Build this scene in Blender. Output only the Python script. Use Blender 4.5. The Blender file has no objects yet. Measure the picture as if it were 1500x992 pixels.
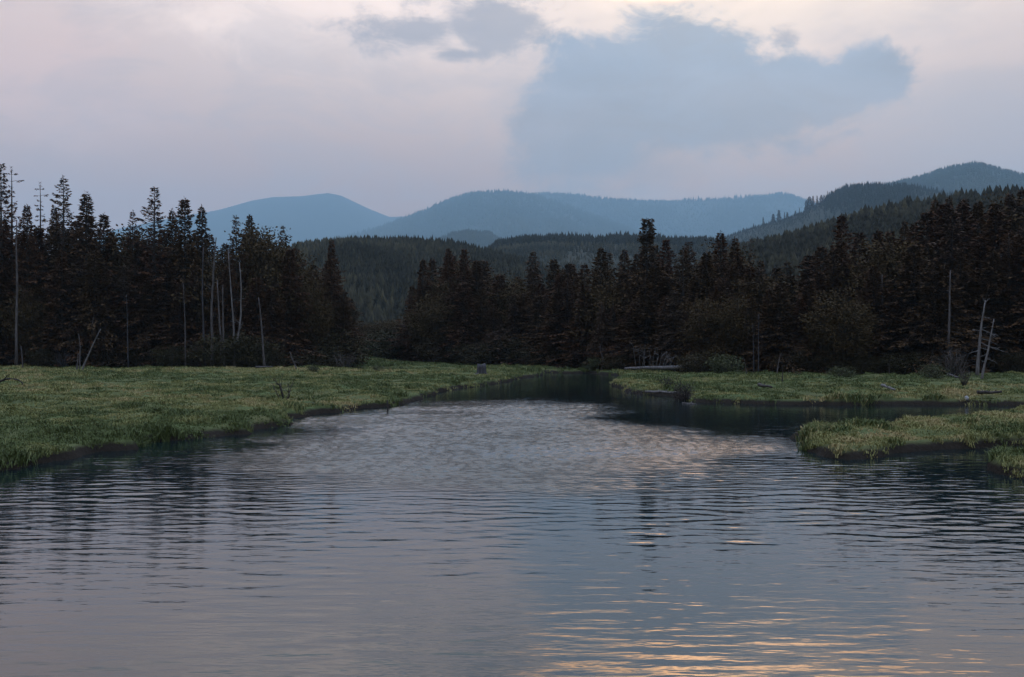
import bpy, math, random
import numpy as np

# ------------------------------------------------------------------ basics
scene = bpy.context.scene
COL = scene.collection
F, CX, HY, CAMH = 1600.0, 750.0, 500.0, 5.0     # calibrated lens: pixels per unit tangent, horizon row, eye height over water


def X(px, D):
    return (px - CX) / F * D


def Z(py, D):
    return CAMH + (HY - py) / F * D


def G(px, py, z=0.0):
    D = (CAMH - z) * F / (py - HY)
    return (X(px, D), D)


def tag(o, label=None, cat=None, group=None, kind=None):
    if label:
        o['label'] = label
    if cat:
        o['category'] = cat
    if group:
        o['group'] = group
    if kind:
        o['kind'] = kind
    return o


def mesh_np(name, V, faces, mat=None, smooth=False, attrs=None):
    """faces: list of int arrays, each (n, k)"""
    me = bpy.data.meshes.new(name)
    V = np.asarray(V, dtype=np.float32)
    me.vertices.add(len(V))
    me.vertices.foreach_set('co', V.ravel())
    loops, starts, off = [], [], 0
    for f in faces:
        f = np.asarray(f, dtype=np.int32)
        if not len(f):
            continue
        n, k = f.shape
        loops.append(f.ravel())
        starts.append(off + np.arange(n, dtype=np.int32) * k)
        off += n * k
    loops = np.concatenate(loops)
    starts = np.concatenate(starts)
    me.loops.add(len(loops))
    me.loops.foreach_set('vertex_index', loops)
    me.polygons.add(len(starts))
    me.polygons.foreach_set('loop_start', starts)
    if smooth:
        me.polygons.foreach_set('use_smooth', np.ones(len(starts), dtype=bool))
    if attrs:
        for an, av in attrs.items():
            at = me.attributes.new(an, 'FLOAT', 'POINT')
            at.data.foreach_set('value', np.asarray(av, dtype=np.float32))
    me.update(calc_edges=True)
    me.validate(verbose=False)
    if mat:
        me.materials.append(mat)
    return me


def link(name, me, parent=None, loc=None):
    o = bpy.data.objects.new(name, me)
    COL.objects.link(o)
    if parent:
        o.parent = parent
    if loc is not None:
        o.location = loc
    return o


# ------------------------------------------------------------------ numpy noise
def _h(ix, iy, s):
    n = (ix.astype(np.int64) * 374761393 + iy.astype(np.int64) * 668265263 + s * 1442695041) & 0xffffffff
    n = ((n ^ (n >> 13)) * 1274126177) & 0xffffffff
    n = ((n ^ (n >> 16)) * 1103515245) & 0xffffffff
    return ((n ^ (n >> 15)) & 0xffffff) / float(0xffffff)


def vn(x, y, s=0):
    x = np.asarray(x, float)
    y = np.asarray(y, float)
    ix, iy = np.floor(x), np.floor(y)
    fx, fy = x - ix, y - iy
    fx = fx * fx * fx * (fx * (fx * 6 - 15) + 10)
    fy = fy * fy * fy * (fy * (fy * 6 - 15) + 10)
    a, b = _h(ix, iy, s), _h(ix + 1, iy, s)
    c, d = _h(ix, iy + 1, s), _h(ix + 1, iy + 1, s)
    return (a + (b - a) * fx) * (1 - fy) + (c + (d - c) * fx) * fy


def fbm(x, y, o=4, s=0):
    v, a, t = 0, 1.0, 0
    for k in range(o):
        v = v + a * (vn(x * 2 ** k + 17.3 * k, y * 2 ** k - 9.1 * k, s + k) - .5)
        t += a
        a *= .5
    return v / t * 2     # about -1..1


def sst(a, b, x):
    t = np.clip((x - a) / (b - a), 0, 1)
    return t * t * (3 - 2 * t)


def poly_sd(P, x, y):
    """signed distance, positive inside"""
    P = np.asarray(P, float)
    shp = x.shape
    x, y = x.ravel(), y.ravel()
    d2 = np.full(x.shape, 1e18)
    ins = np.zeros(x.shape, bool)
    n = len(P)
    for i in range(n):
        ax, ay = P[i]
        bx, by = P[(i + 1) % n]
        ex, ey = bx - ax, by - ay
        L = ex * ex + ey * ey + 1e-12
        t = np.clip(((x - ax) * ex + (y - ay) * ey) / L, 0, 1)
        dx, dy = x - ax - t * ex, y - ay - t * ey
        d2 = np.minimum(d2, dx * dx + dy * dy)
        cr = (ay > y) != (by > y)
        with np.errstate(divide='ignore', invalid='ignore'):
            xi = ax + (y - ay) * ex / (ey if abs(ey) > 1e-12 else 1e-12)
        ins ^= cr & (x < xi)
    d = np.sqrt(d2)
    return np.where(ins, d, -d).reshape(shp)


# ------------------------------------------------------------------ shader helper
class NT:
    def __init__(self, tree):
        self.t = tree

    def n(self, typ, **kw):
        nd = self.t.nodes.new(typ)
        for k, v in kw.items():
            setattr(nd, k, v)
        return nd

    def put(self, sock, v):
        if isinstance(v, bpy.types.NodeSocket):
            self.t.links.new(v, sock)
        elif v is not None:
            sock.default_value = v

    def m(self, op, a, b=None, c=None, clamp=False):
        nd = self.n('ShaderNodeMath', operation=op, use_clamp=clamp)
        self.put(nd.inputs[0], a)
        if b is not None:
            self.put(nd.inputs[1], b)
        if c is not None:
            self.put(nd.inputs[2], c)
        return nd.outputs[0]

    def mix(self, f, a, b, blend='MIX'):
        nd = self.n('ShaderNodeMix', data_type='RGBA', blend_type=blend)
        self.put(nd.inputs[0], f)
        for s, v in ((6, a), (7, b)):
            if isinstance(v, (tuple, list)) and len(v) == 3:
                v = (*v, 1)
            self.put(nd.inputs[s], v)
        return nd.outputs[2]

    def ss(self, x, a, b):
        nd = self.n('ShaderNodeMapRange', interpolation_type='SMOOTHSTEP')
        self.put(nd.inputs[0], x)
        self.put(nd.inputs[1], a)
        self.put(nd.inputs[2], b)
        return nd.outputs[0]

    def noise(self, vec, scale, detail=4, rough=.55, dist=0.0):
        nd = self.n('ShaderNodeTexNoise')
        if vec is not None:
            self.put(nd.inputs['Vector'], vec)
        nd.inputs['Scale'].default_value = scale
        nd.inputs['Detail'].default_value = detail
        nd.inputs['Roughness'].default_value = rough
        nd.inputs['Distortion'].default_value = dist
        return nd.outputs['Fac']

    def map(self, vec, scale=(1, 1, 1), loc=(0, 0, 0), rot=(0, 0, 0)):
        nd = self.n('ShaderNodeMapping')
        self.put(nd.inputs[0], vec)
        nd.inputs['Location'].default_value = loc
        nd.inputs['Rotation'].default_value = rot
        nd.inputs['Scale'].default_value = scale
        return nd.outputs[0]


def material(name):
    m = bpy.data.materials.new(name)
    m.use_nodes = True
    t = NT(m.node_tree)
    b = m.node_tree.nodes['Principled BSDF']
    return m, t, b


def foliage_mat(name, c1, c2, c3, spec=.06, rough=.8, tint=False):
    m, t, b = material(name)
    co = t.n('ShaderNodeTexCoord')
    oi = t.n('ShaderNodeObjectInfo')
    n1 = t.noise(co.outputs['Object'], .45, 3)
    n2 = t.noise(co.outputs['Object'], 3.0, 2)
    f = t.ss(n1, .36, .66)
    col = t.mix(f, c1, c2)
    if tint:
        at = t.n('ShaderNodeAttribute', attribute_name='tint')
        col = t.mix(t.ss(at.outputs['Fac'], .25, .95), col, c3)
    else:
        col = t.mix(t.m('MULTIPLY', oi.outputs['Random'], .65), col, c3)
    hv = t.n('ShaderNodeHueSaturation')
    t.put(hv.inputs['Color'], col)
    t.put(hv.inputs['Value'], t.m('ADD', t.m('MULTIPLY', n2, .9), .55))
    t.put(b.inputs['Base Color'], hv.outputs[0])
    b.inputs['Roughness'].default_value = rough
    b.inputs['Specular IOR Level'].default_value = spec
    return m


def bark_mat(name, c1, c2, stretch=(3, 3, .5)):
    m, t, b = material(name)
    co = t.n('ShaderNodeTexCoord')
    v = t.map(co.outputs['Object'], stretch)
    n = t.noise(v, 2.2, 5, .65)
    col = t.mix(t.ss(n, .35, .68), c1, c2)
    t.put(b.inputs['Base Color'], col)
    b.inputs['Roughness'].default_value = .85
    b.inputs['Specular IOR Level'].default_value = .2
    bp = t.n('ShaderNodeBump')
    bp.inputs['Strength'].default_value = .5
    bp.inputs['Distance'].default_value = .05
    t.put(bp.inputs['Height'], n)
    t.put(b.inputs['Normal'], bp.outputs[0])
    return m


M_SPRUCE = foliage_mat('spruce_needles', (.056, .026, .013), (.084, .041, .020), (.060, .042, .018))
M_GREYFIR = foliage_mat('grey_needles', (.056, .032, .020), (.078, .050, .030), (.060, .044, .027))
M_LEAF = foliage_mat('broad_leaves', (.046, .029, .013), (.062, .044, .019), (.052, .036, .015))
M_BRUSH = foliage_mat('brush_leaves', (.028, .020, .011), (.042, .032, .016), (.038, .036, .016))
M_GBRUSH = foliage_mat('green_brush', (.042, .052, .024), (.062, .072, .032), (.06, .055, .03))
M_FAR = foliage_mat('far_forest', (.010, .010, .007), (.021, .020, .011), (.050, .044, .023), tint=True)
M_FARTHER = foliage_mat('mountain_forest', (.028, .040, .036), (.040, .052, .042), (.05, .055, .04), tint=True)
M_BARK = bark_mat('bark', (.030, .024, .020), (.070, .058, .048))
M_GREYWOOD = bark_mat('weathered_wood', (.042, .036, .033), (.105, .095, .09))
M_PALEWOOD = bark_mat('bleached_wood', (.070, .064, .060), (.155, .145, .137))
M_DARKWOOD = bark_mat('wet_wood', (.020, .016, .014), (.055, .045, .038))
M_STUMP = bark_mat('old_stump', (.022, .021, .022), (.060, .057, .060))
M_STONE = bark_mat('pale_stone', (.2, .2, .2), (.32, .32, .31), (2, 2, 2))

# ------------------------------------------------------------------ shorelines (waterline traced, then laid on the water plane)
LEFT = [G(*p) for p in [(-500, 840), (-250, 770), (-100, 722), (0, 694), (55, 688), (85, 676), (130, 674), (160, 664), (205, 663),
                        (235, 650), (280, 646), (340, 640), (385, 638), (405, 630), (440, 623), (452, 615), (488, 606), (510, 606), (535, 600), (575, 597),
                        (622, 591), (636, 580), (655, 574), (700, 568), (740, 561), (775, 554), (803, 549)]]
LEFT += [(4.5, 166), (-2, 172), (-12, 176), (-30, 181), (-60, 190), (-70, 215), (-72, 900), (-1200, 900), (-1200, 20)]
RIGHT = [(-58, 900), (-57, 221), (-48, 205), (-26, 190), (-8, 181)]
RIGHT += [G(*p) for p in [(800, 546), (832, 547.5), (862, 547), (880, 549), (903, 551)]]
RIGHT += [G(*p) for p in [(893, 562.5), (903, 572), (916, 577), (943, 579), (994, 581), (1003, 589), (1050, 591.5), (1122, 594), (1203, 594), (1262, 595),
                          (1332, 594), (1420, 594.5), (1520, 596), (1700, 600), (2600, 600)]]
RIGHT += [(1200, 90), (1200, 900)]
ISLET = [G(1138, 644), G(1140, 630, .45), G(1165, 622, .6), G(1220, 617, .7), G(1278, 617, .7), G(1302, 611, .7), G(1366, 605.5, .7), G(1432, 601.5, .7),
         G(1480, 598, .5), (46, 79), (80, 78), (80, 50)]
ISLET += [G(*p) for p in [(1700, 645), (1500, 654), (1455, 657), (1400, 660), (1350, 666), (1300, 673), (1240, 677), (1195, 671), (1160, 660)]]
SPIT = [G(1425, 665, .4), G(1422, 680), G(1445, 694), G(1500, 709), G(1600, 745), G(1900, 800), (60, 30), (60, 46), G(1600, 655, .5), G(1500, 659, .5)]


def land_sd(x, y):
    sd = np.maximum(np.maximum(poly_sd(LEFT, x, y), poly_sd(RIGHT, x, y)), np.maximum(poly_sd(ISLET, x, y), poly_sd(SPIT, x, y)))
    r = np.hypot(x, y)
    w = np.clip(r / 60, .6, 1.3)
    return sd + (.55 * fbm(x * .35, y * .35, 3, 5) + .35 * fbm(x * 1.3, y * 1.3, 2, 9)) * w


def ground_h(x, y, sd=None):
    x = np.asarray(x, float)
    y = np.asarray(y, float)
    if sd is None:
        sd = land_sd(x, y)
    r = np.hypot(x, y)
    top = .52 + .22 * fbm(x * .06, y * .06, 3, 21) + .0035 * np.clip(sd, 0, 60)
    hum = sst(.3, 3, sd) * (.30 * fbm(x * .22, y * .22, 3, 31) + .24 * fbm(x * .75, y * .75, 2, 33))
    spread = sst(-.25, .75 + .8 * (fbm(x * .12, y * .12, 2, 41) + .6), sd)
    z = -1.0 + (1.0 + top) * spread + hum
    z = np.where(sd < -.25, -1.0 - .25 * np.clip(-sd, 0, 3), z)
    az = np.degrees(np.arctan2(x, y))
    rise = 1.5 * np.exp(-((az + 8.2) / 3.0) ** 2) * sst(175, 250, r)
    rise = rise + .012 * np.clip(r - 300, 0, 900)
    return z + np.where(sd > 0, rise, 0)


# ------------------------------------------------------------------ ground sheet (polar, reaches the horizon)
def angles(fine_half, step, coarse):
    a = np.arange(-fine_half, fine_half + 1e-6, step)
    b = np.arange(fine_half + coarse, 360 - fine_half - coarse / 2, coarse)
    return np.radians(np.concatenate([a, b]))


def polar(rr, aa):
    R, A = np.meshgrid(rr, aa, indexing='ij')
    return R * np.sin(A), R * np.cos(A)


def polar_faces(nr, na):
    i = np.arange(nr - 1)[:, None]
    j = np.arange(na)[None, :]
    k = (j + 1) % na
    a = i * na + j
    b = i * na + k
    return np.stack([a, b, b + na, a + na], -1).reshape(-1, 4)


m, t, b = material('meadow_soil')
geo = t.n('ShaderNodeNewGeometry')
pos = geo.outputs['Position']
sep = t.n('ShaderNodeSeparateXYZ')
t.put(sep.inputs[0], pos)
n1 = t.noise(pos, .09, 4)
n2 = t.noise(pos, 1.1, 5)
n3 = t.noise(pos, 6, 4)
green = t.mix(t.ss(n1, .38, .64), (.070, .092, .034), (.10, .098, .042))
green = t.mix(t.ss(n2, .42, .7), green, (.052, .062, .026))
mud = t.mix(n3, (.011, .009, .007), (.030, .024, .018))
hh = t.m('ADD', sep.outputs[2], t.m('MULTIPLY', t.m('SUBTRACT', n2, .5), .35))
col = t.mix(t.ss(hh, .22, .46), mud, green)
t.put(b.inputs['Base Color'], col)
b.inputs['Roughness'].default_value = .9
b.inputs['Specular IOR Level'].default_value = .03
bp = t.n('ShaderNodeBump')
bp.inputs['Strength'].default_value = .6
bp.inputs['Distance'].default_value = .12
t.put(bp.inputs['Height'], n3)
t.put(b.inputs['Normal'], bp.outputs[0])
M_GROUND = m

rr = [12.0]
while rr[-1] < 330:
    rr.append(rr[-1] * 1.0055)
while rr[-1] < 24500:
    rr.append(rr[-1] * 1.04)
rr = np.array([.5, 3, 6, 9] + rr)
aa = angles(37, .16, 4.0)
gx, gy = polar(rr, aa)
gz = ground_h(gx, gy)
V = np.stack([gx.ravel(), gy.ravel(), gz.ravel()], 1)
ground = link('ground', mesh_np('ground', V, [polar_faces(len(rr), len(aa))], M_GROUND, True))
tag(ground, 'low meadow ground with muddy banks along the river', 'ground', kind='structure')

# ------------------------------------------------------------------ water
CALM = 'calm'
RUFFLE = [G(*p) for p in [(330, 668), (410, 636), (500, 608), (640, 591), (760, 588), (900, 590), (960, 598), (1000, 606), (1120, 612), (1200, 650), (1160, 705),
                          (1000, 706), (800, 716), (600, 710), (430, 700)]]
DARKLANE = [G(*p) for p in [(850, 612), (900, 606), (1180, 602), (1400, 610), (1180, 650), (1150, 640), (1000, 624), (900, 620)]]


def waves(x, y):
    rng = np.random.default_rng(8)
    r = np.hypot(x, y)
    z = np.zeros_like(x)
    big = np.exp(-((np.log(r) - math.log(36)) / .42) ** 2)            # the wash of long ripples in mid river
    near = sst(34, 20, r)
    env = np.clip(.62 + .95 * fbm(x * .09, y * .17, 3, 71), .08, 1.6)
    for i in range(44):
        lam = math.exp(rng.uniform(math.log(.38), math.log(1.5)))
        th = rng.normal(0.05, .27)
        ph = rng.uniform(0, 6.28)
        k = 2 * math.pi / lam
        s = .0076
        kx, ky = k * math.sin(th), k * math.cos(th)
        wob = 1.2 * fbm(x * .08 + i, y * .08, 2, 80 + i % 7)
        att = np.exp(-(r / (115 * lam)) ** 2)
        z += s / k * np.sin(kx * x + ky * y + ph + wob) * att * (env if i % 4 else 1.0)
    amp = .30 + .64 * big
    amp = amp * (1 - .30 * near)
    amp = amp * (1 - .8 * sst(75, 115, r))
    return z * amp


wr = [3.0]
while wr[-1] < 12:
    wr.append(wr[-1] * 1.012)
while wr[-1] < 37:
    wr.append(wr[-1] * 1.0032)
while wr[-1] < 98:
    wr.append(wr[-1] * 1.00125)
while wr[-1] < 320:
    wr.append(wr[-1] * 1.0075)
wr = np.array([.2] + wr)
wa = angles(36, .13, 4.0)
wx, wy = polar(wr, wa)
wz = waves(wx, wy)
fine = np.abs(np.degrees(np.where(wa > math.pi, wa - 2 * math.pi, wa)))[None, :] <= 36
wz = wz * fine
sdr = poly_sd(RUFFLE, wx, wy)
scl = np.hypot(wx, wy) * .06
ruf = sst(-2.0, 2.8, sdr / scl + 2.6 * fbm(wx * .07, wy * .10, 4, 91))
ruf = ruf * (1 - sst(-1.2, .8, poly_sd(DARKLANE, wx, wy) / scl * 1.6 + .9 * fbm(wx * .06, wy * .1, 3, 95)))
lanes = fbm(wx * .05 + .6 * fbm(wx * .03, wy * .03, 2, 98), wy * .22, 5, 97)
ruf = ruf * np.clip(.80 + .42 * lanes, .2, 1) * (1 - .5 * sst(6, 20, wx))


def ripples(x, y):
    rng = np.random.default_rng(19)
    z = np.zeros_like(x)
    for i in range(34):
        lam = math.exp(rng.uniform(math.log(.30), math.log(.62)))
        th = rng.normal(.1, .55)
        k = 2 * math.pi / lam
        z += RIP / k * np.sin(k * math.sin(th) * x + k * math.cos(th) * y + rng.uniform(0, 6.28) + 2.0 * fbm(x * .12 + i, y * .12, 2, 120 + i % 5))
    return z * np.clip(.92 + .55 * fbm(x * .3, y * .3, 2, 131), .4, 1.4)


RIP = .042
sel = (ruf > .005) & (wr[:, None] > 30) & (wr[:, None] < 100)
wz[sel] += ripples(wx[sel], wy[sel]) * ruf[sel]
V = np.stack([wx.ravel(), wy.ravel(), wz.ravel()], 1)

m, t, b = material('river_water')
geo = t.n('ShaderNodeNewGeometry')
pos = geo.outputs['Position']
at = t.n('ShaderNodeAttribute', attribute_name='ruffle')
rf = at.outputs['Fac']
b.inputs['Base Color'].default_value = (.003, .011, .012, 1)
b.inputs['IOR'].default_value = 1.52
t.put(b.inputs['Roughness'], t.m('ADD', t.m('MULTIPLY', rf, .03), .02))
v1 = t.map(pos, (.55, 1.7, 1), rot=(0, 0, .05))
v2 = t.map(pos, (1.4, 3.4, 1), rot=(0, 0, -.12))
h1 = t.noise(v1, 1.3, 3, .5)
h3 = t.noise(t.map(pos, (1.1, .7, 1), rot=(0, 0, .1)), 1.0, 5, .62)
h2 = t.noise(v2, 3.0, 4, .6)
hgt = t.m('ADD', t.m('MULTIPLY', h1, .018), t.m('MULTIPLY', t.m('ADD', t.m('MULTIPLY', h2, .03), t.m('MULTIPLY', h3, .05)), rf))
bp = t.n('ShaderNodeBump')
bp.inputs['Strength'].default_value = 1.0
bp.inputs['Distance'].default_value = 1.0
t.put(bp.inputs['Height'], hgt)
t.put(b.inputs['Normal'], bp.outputs[0])
M_WATER = m
water = link('river_water', mesh_np('river_water', V, [polar_faces(len(wr), len(wa))], M_WATER, True, {'ruffle': ruf.ravel()}))
tag(water, 'dark rippled river reflecting the dusk sky', 'river', kind='structure')

# ------------------------------------------------------------------ tubes and plants
def tube(P, R, n=7, cap=True):
    P = np.asarray(P, float)
    R = np.asarray(R, float)
    k = len(P)
    d = np.gradient(P, axis=0)
    d /= np.linalg.norm(d, axis=1)[:, None] + 1e-9
    ref = np.array([0, 0, 1.0]) if abs(d[0, 2]) < .9 else np.array([1.0, 0, 0])
    u = np.cross(d, ref)
    u /= np.linalg.norm(u, axis=1)[:, None] + 1e-9
    w = np.cross(d, u)
    a = np.arange(n) / n * 2 * math.pi
    ring = P[:, None, :] + R[:, None, None] * (np.cos(a)[None, :, None] * u[:, None, :] + np.sin(a)[None, :, None] * w[:, None, :])
    V = ring.reshape(-1, 3)
    i = np.arange(k - 1)[:, None]
    j = np.arange(n)[None, :]
    q = np.stack([i * n + j, i * n + (j + 1) % n, (i + 1) * n + (j + 1) % n, (i + 1) * n + j], -1).reshape(-1, 4)
    tr = np.zeros((0, 3), int)
    if cap:
        V = np.vstack([V, P[:1], P[-1:]])
        jj = np.arange(n)
        t0 = np.stack([(jj + 1) % n, jj, np.full(n, k * n)], 1)
        t1 = np.stack([(k - 1) * n + jj, (k - 1) * n + (jj + 1) % n, np.full(n, k * n + 1)], 1)
        tr = np.vstack([t0, t1])
    return V, q, tr


class Geo:
    def __init__(self):
        self.v, self.q, self.t, self.o = [], [], [], 0

    def add(self, V, q=None, tr=None):
        self.v.append(np.asarray(V, float))
        if q is not None and len(q):
            self.q.append(np.asarray(q) + self.o)
        if tr is not None and len(tr):
            self.t.append(np.asarray(tr) + self.o)
        self.o += len(V)

    def tube(self, P, R, n=7):
        self.add(*tube(P, R, n))

    def mesh(self, name, mat, smooth=False):
        fs = []
        if self.q:
            fs.append(np.concatenate(self.q))
        if self.t:
            fs.append(np.concatenate(self.t))
        return mesh_np(name, np.concatenate(self.v), fs, mat, smooth)


def kites(B, Dv, S, L, W, fold):
    """leaf-like four-cornered sprays: base B, direction Dv, side S"""
    up = np.cross(S, Dv)
    mid = B + Dv * (L * .45)[:, None] + up * (fold * W)[:, None]
    V = np.stack([B, mid - S * W[:, None], B + Dv * L[:, None], mid + S * W[:, None]], 1).reshape(-1, 3)
    q = np.arange(len(B) * 4).reshape(-1, 4)
    return V, q


def norm(v):
    return v / (np.linalg.norm(v, axis=-1, keepdims=True) + 1e-9)


def conifer(seed, H, R, z0=.06, gap=.5, nb=(4, 6), pw=.85, dens=9.0, droop=.22, spray=(.45, .95), wide=.21, sparse_top=0.0, lift=.5, column=0.0, clump=.6, lean=.01):
    rng = np.random.default_rng(seed)
    wood, crown = Geo(), Geo()
    zz = np.linspace(0, H * .985, 14)
    bend = np.stack([np.cumsum(rng.normal(0, lean * H / 14, 14)), np.cumsum(rng.normal(0, lean * H / 14, 14)), zz], 1)
    bend[0, :2] = 0
    rad = .0125 * H * (1 - zz / H) ** .8 + .02
    bend0 = bend.copy()
    bend0[0, 2] = -.6
    wood.tube(bend0, rad, 7)
    z = H * z0
    Bs, Ds, Ss, Ls, Ws = [], [], [], [], []
    while z < H * .985:
        tt = min(.999, max(0.0, (z / H - z0) / (1 - z0)))
        base = np.array([np.interp(z, zz, bend[:, 0]), np.interp(z, zz, bend[:, 1]), z])
        sp = sparse_top * sst(.45, .8, tt)
        n = rng.integers(nb[0], nb[1] + 1)
        n = max(2, int(round(n * (1 - .35 * sp))))
        a0 = rng.uniform(0, 6.28)
        for kk in range(n):
            a = a0 + kk / n * 6.28 + rng.uniform(-.45, .45)
            env = (1 - tt) ** pw
            if column:
                env = max(env * (1 - column * sst(.55, .75, tt)), .20 * (1 - tt) ** .25 * column + .02)
            low = .55 + .45 * sst(0, .18, tt)
            cl = 1 + clump * float(fbm(np.array(math.cos(a) * 1.3 + z * .22 + seed * 3.1), np.array(math.sin(a) * 1.3 + z * .1), 2, seed))
            L = R * env * low * cl * rng.uniform(.55 - .15 * sp, 1.12 + .35 * sp) + .12 + .15 * sp
            if rng.random() < .12:
                L *= .45
            elif rng.random() < .10:
                L *= 1.4
            L = max(L, .2)
            e0 = (-.30 + (lift + .30) * tt ** 1.3) + rng.uniform(-.13, .13)
            out = np.array([math.cos(a), math.sin(a), 0])
            side = np.array([-math.sin(a), math.cos(a), 0])
            us = np.linspace(0, 1, 4)
            path = base + out * (L * us)[:, None] + np.array([0, 0, 1.0]) * (math.tan(e0) * L * us - droop * L * us ** 2 + .10 * L * us ** 4)[:, None]
            wood.add(*tube(path, np.linspace(.012 * L + .018, .008, 4), 3, False))
            m_ = int(dens * L * (1 - .45 * sp)) + 4
            u = rng.uniform(.12 + .12 * sp, 1.0, m_) ** .8
            pb = base + out * (L * u)[:, None] + np.array([0, 0, 1.0]) * (math.tan(e0) * L * u - droop * L * u ** 2 + .10 * L * u ** 4)[:, None]
            lat = rng.normal(0, 1, m_) * (.16 * L * (1.1 - u) + .05)
            pb = pb + side * lat[:, None] - np.array([0, 0, 1.0]) * (np.abs(lat) * .25 + rng.uniform(0, .12, m_))[:, None]
            yaw = np.clip(lat / (.16 * L + .1), -1.2, 1.2) * .7 + rng.normal(0, .3, m_)
            dv = out * np.cos(yaw)[:, None] + side * np.sin(yaw)[:, None]
            dv = norm(dv + np.array([0, 0, 1.0]) * (rng.normal(-.30, .33, m_) + .55 * tt * lift)[:, None])
            sd_ = norm(np.cross(dv, rng.normal(0, 1, (m_, 3)) * .6 + np.array([0, 0, 1.0])))
            sl = rng.uniform(spray[0], spray[1], m_) * (1 - .30 * tt)
            Bs.append(pb)
            Ds.append(dv)
            Ss.append(sd_)
            Ls.append(sl)
            Ws.append(sl * wide * rng.uniform(.7, 1.3, m_))
        z += gap * rng.uniform(.7, 1.3) * (1 + .7 * sp) * (1 - .35 * tt)
    # the leader
    top = bend[-1]
    nt = 14
    a = rng.uniform(0, 6.28, nt)
    hz = rng.uniform(-.9, .25, nt)
    Bs.append(top + np.stack([np.zeros(nt), np.zeros(nt), hz], 1))
    Ds.append(norm(np.stack([np.cos(a), np.sin(a), np.full(nt, 1.1)], 1)))
    Ss.append(norm(np.stack([-np.sin(a), np.cos(a), np.zeros(nt)], 1)))
    Ls.append(rng.uniform(.3, .6, nt))
    Ws.append(np.full(nt, .05))
    V, q = kites(np.concatenate(Bs), np.concatenate(Ds), np.concatenate(Ss), np.concatenate(Ls), np.concatenate(Ws), .5)
    crown.add(V, q)
    return wood, crown


def leafy(seed, H, R, z0=.2, ncl=150, per=55, leaf=(.22, .42), stems=1, squash=1.0):
    rng = np.random.default_rng(seed)
    wood, crown = Geo(), Geo()
    c0 = H * (z0 + (1 - z0) * .5)
    ry = H * (1 - z0) * .52
    roots = []
    for s in range(stems):
        a = rng.uniform(0, 6.28)
        off = np.array([math.cos(a), math.sin(a), 0]) * (0 if stems == 1 else R * .25 * rng.random())
        tip = off + np.array([rng.normal(0, R * .18), rng.normal(0, R * .18), H * rng.uniform(.72, .9)])
        u = np.linspace(0, 1, 6)
        P = off * (1 - u)[:, None] + tip * u[:, None] + np.stack([np.sin(u * 3) * rng.normal(0, .03) * H, np.sin(u * 2.2) * rng.normal(0, .03) * H, 0 * u], 1)
        P[0, 2] = -.4
        wood.tube(P, np.linspace(.014 * H + .02, .02, 6), 6)
        roots.append(P)
    B, Dv = [], []
    for c in range(ncl):
        d = norm(rng.normal(0, 1, 3))
        rad = rng.uniform(.25, .85) ** .5
        bump = 1 + .35 * float(fbm(np.array(d[0] * 1.7 + seed), np.array(d[1] * 1.7 + d[2] * 1.9), 2, seed))
        cen = np.array([d[0] * R * rad * bump, d[1] * R * rad * bump, c0 + d[2] * ry * rad * bump * squash])
        if cen[2] < .15:
            cen[2] = .15 + .2 * rng.random()
        P = roots[c % len(roots)]
        st = P[min(5, 1 + int(4 * np.clip((cen[2] - .2 * H) / H, 0, .99)))]
        if c % 3 == 0:
            wood.add(*tube(np.array([st, (st + cen) / 2 + np.array([0, 0, .06 * H]), cen]), np.array([.006 * H + .01, .02, .008]), 3, False))
        cs = R * rng.uniform(.13, .25)
        pts = cen + np.clip(rng.normal(0, 1, (per, 3)), -1.5, 1.5) * cs * np.array([1, 1, .6])
        B.append(pts)
        Dv.append(norm(norm(pts - cen) + rng.normal(0, .6, (per, 3)) + np.array([0, 0, -.1])))
    B, Dv = np.concatenate(B), np.concatenate(Dv)
    B[:, 2] = np.maximum(B[:, 2], .05)
    n = len(B)
    S = norm(np.cross(Dv, rng.normal(0, 1, (n, 3))))
    L = rng.uniform(leaf[0], leaf[1], n)
    crown.add(*kites(B, Dv, S, L, L * .30, .25))
    return wood, crown


KIND = {}


def variant(key, wc, H, crown_mat, trunk_mat=M_BARK):
    w, c = wc
    KIND.setdefault(key, []).append((w.mesh(key + '_trunk', trunk_mat, True), c.mesh(key + '_crown', crown_mat), H))


for s in (11, 12, 13):
    variant('dense', conifer(s, 26, 6.6, gap=.48, nb=(5, 7), pw=1.05, dens=8.0, droop=.20), 26, M_SPRUCE)
for s in (21, 22, 23):
    variant('sparse', conifer(s, 32, 6.6, gap=.5, nb=(4, 6), pw=.95, dens=11.0, droop=.18, sparse_top=.55, lift=.75, clump=1.1, spray=(.4, .95)), 32, M_SPRUCE)
for s in (31, 32):
    variant('broad', conifer(s, 24, 7.0, gap=.46, nb=(5, 7), pw=.92, dens=8.5, droop=.30, lift=.6, clump=1.0), 24, M_SPRUCE)
variant('column', conifer(41, 24, 7.0, gap=.42, nb=(5, 7), pw=.8, dens=9.5, droop=.12, lift=.75, column=.72, clump=.7), 24, M_SPRUCE)
for s in (51, 52):
    variant('hemlock', conifer(s, 22, 5.6, gap=.46, nb=(4, 5), pw=.9, dens=9.0, droop=.42, lift=.35, clump=1.0), 22, M_GREYFIR)
for s in (61, 62):
    variant('thin', conifer(s, 30, 1.9, z0=.35, gap=.8, nb=(2, 4), pw=.5, dens=12, droop=.3, sparse_top=.6, lift=.5, clump=1.8, spray=(.3, .7)), 30, M_SPRUCE)
for s in (71, 72):
    variant('round', leafy(s, 22, 5.6, z0=.12, ncl=230, per=55, leaf=(.3, .55)), 22, M_LEAF)
for s in (81, 82, 83):
    variant('brush', leafy(s, 4.0, 2.7, z0=.0, ncl=70, per=50, leaf=(.16, .32), stems=4), 4.0, M_BRUSH)
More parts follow.
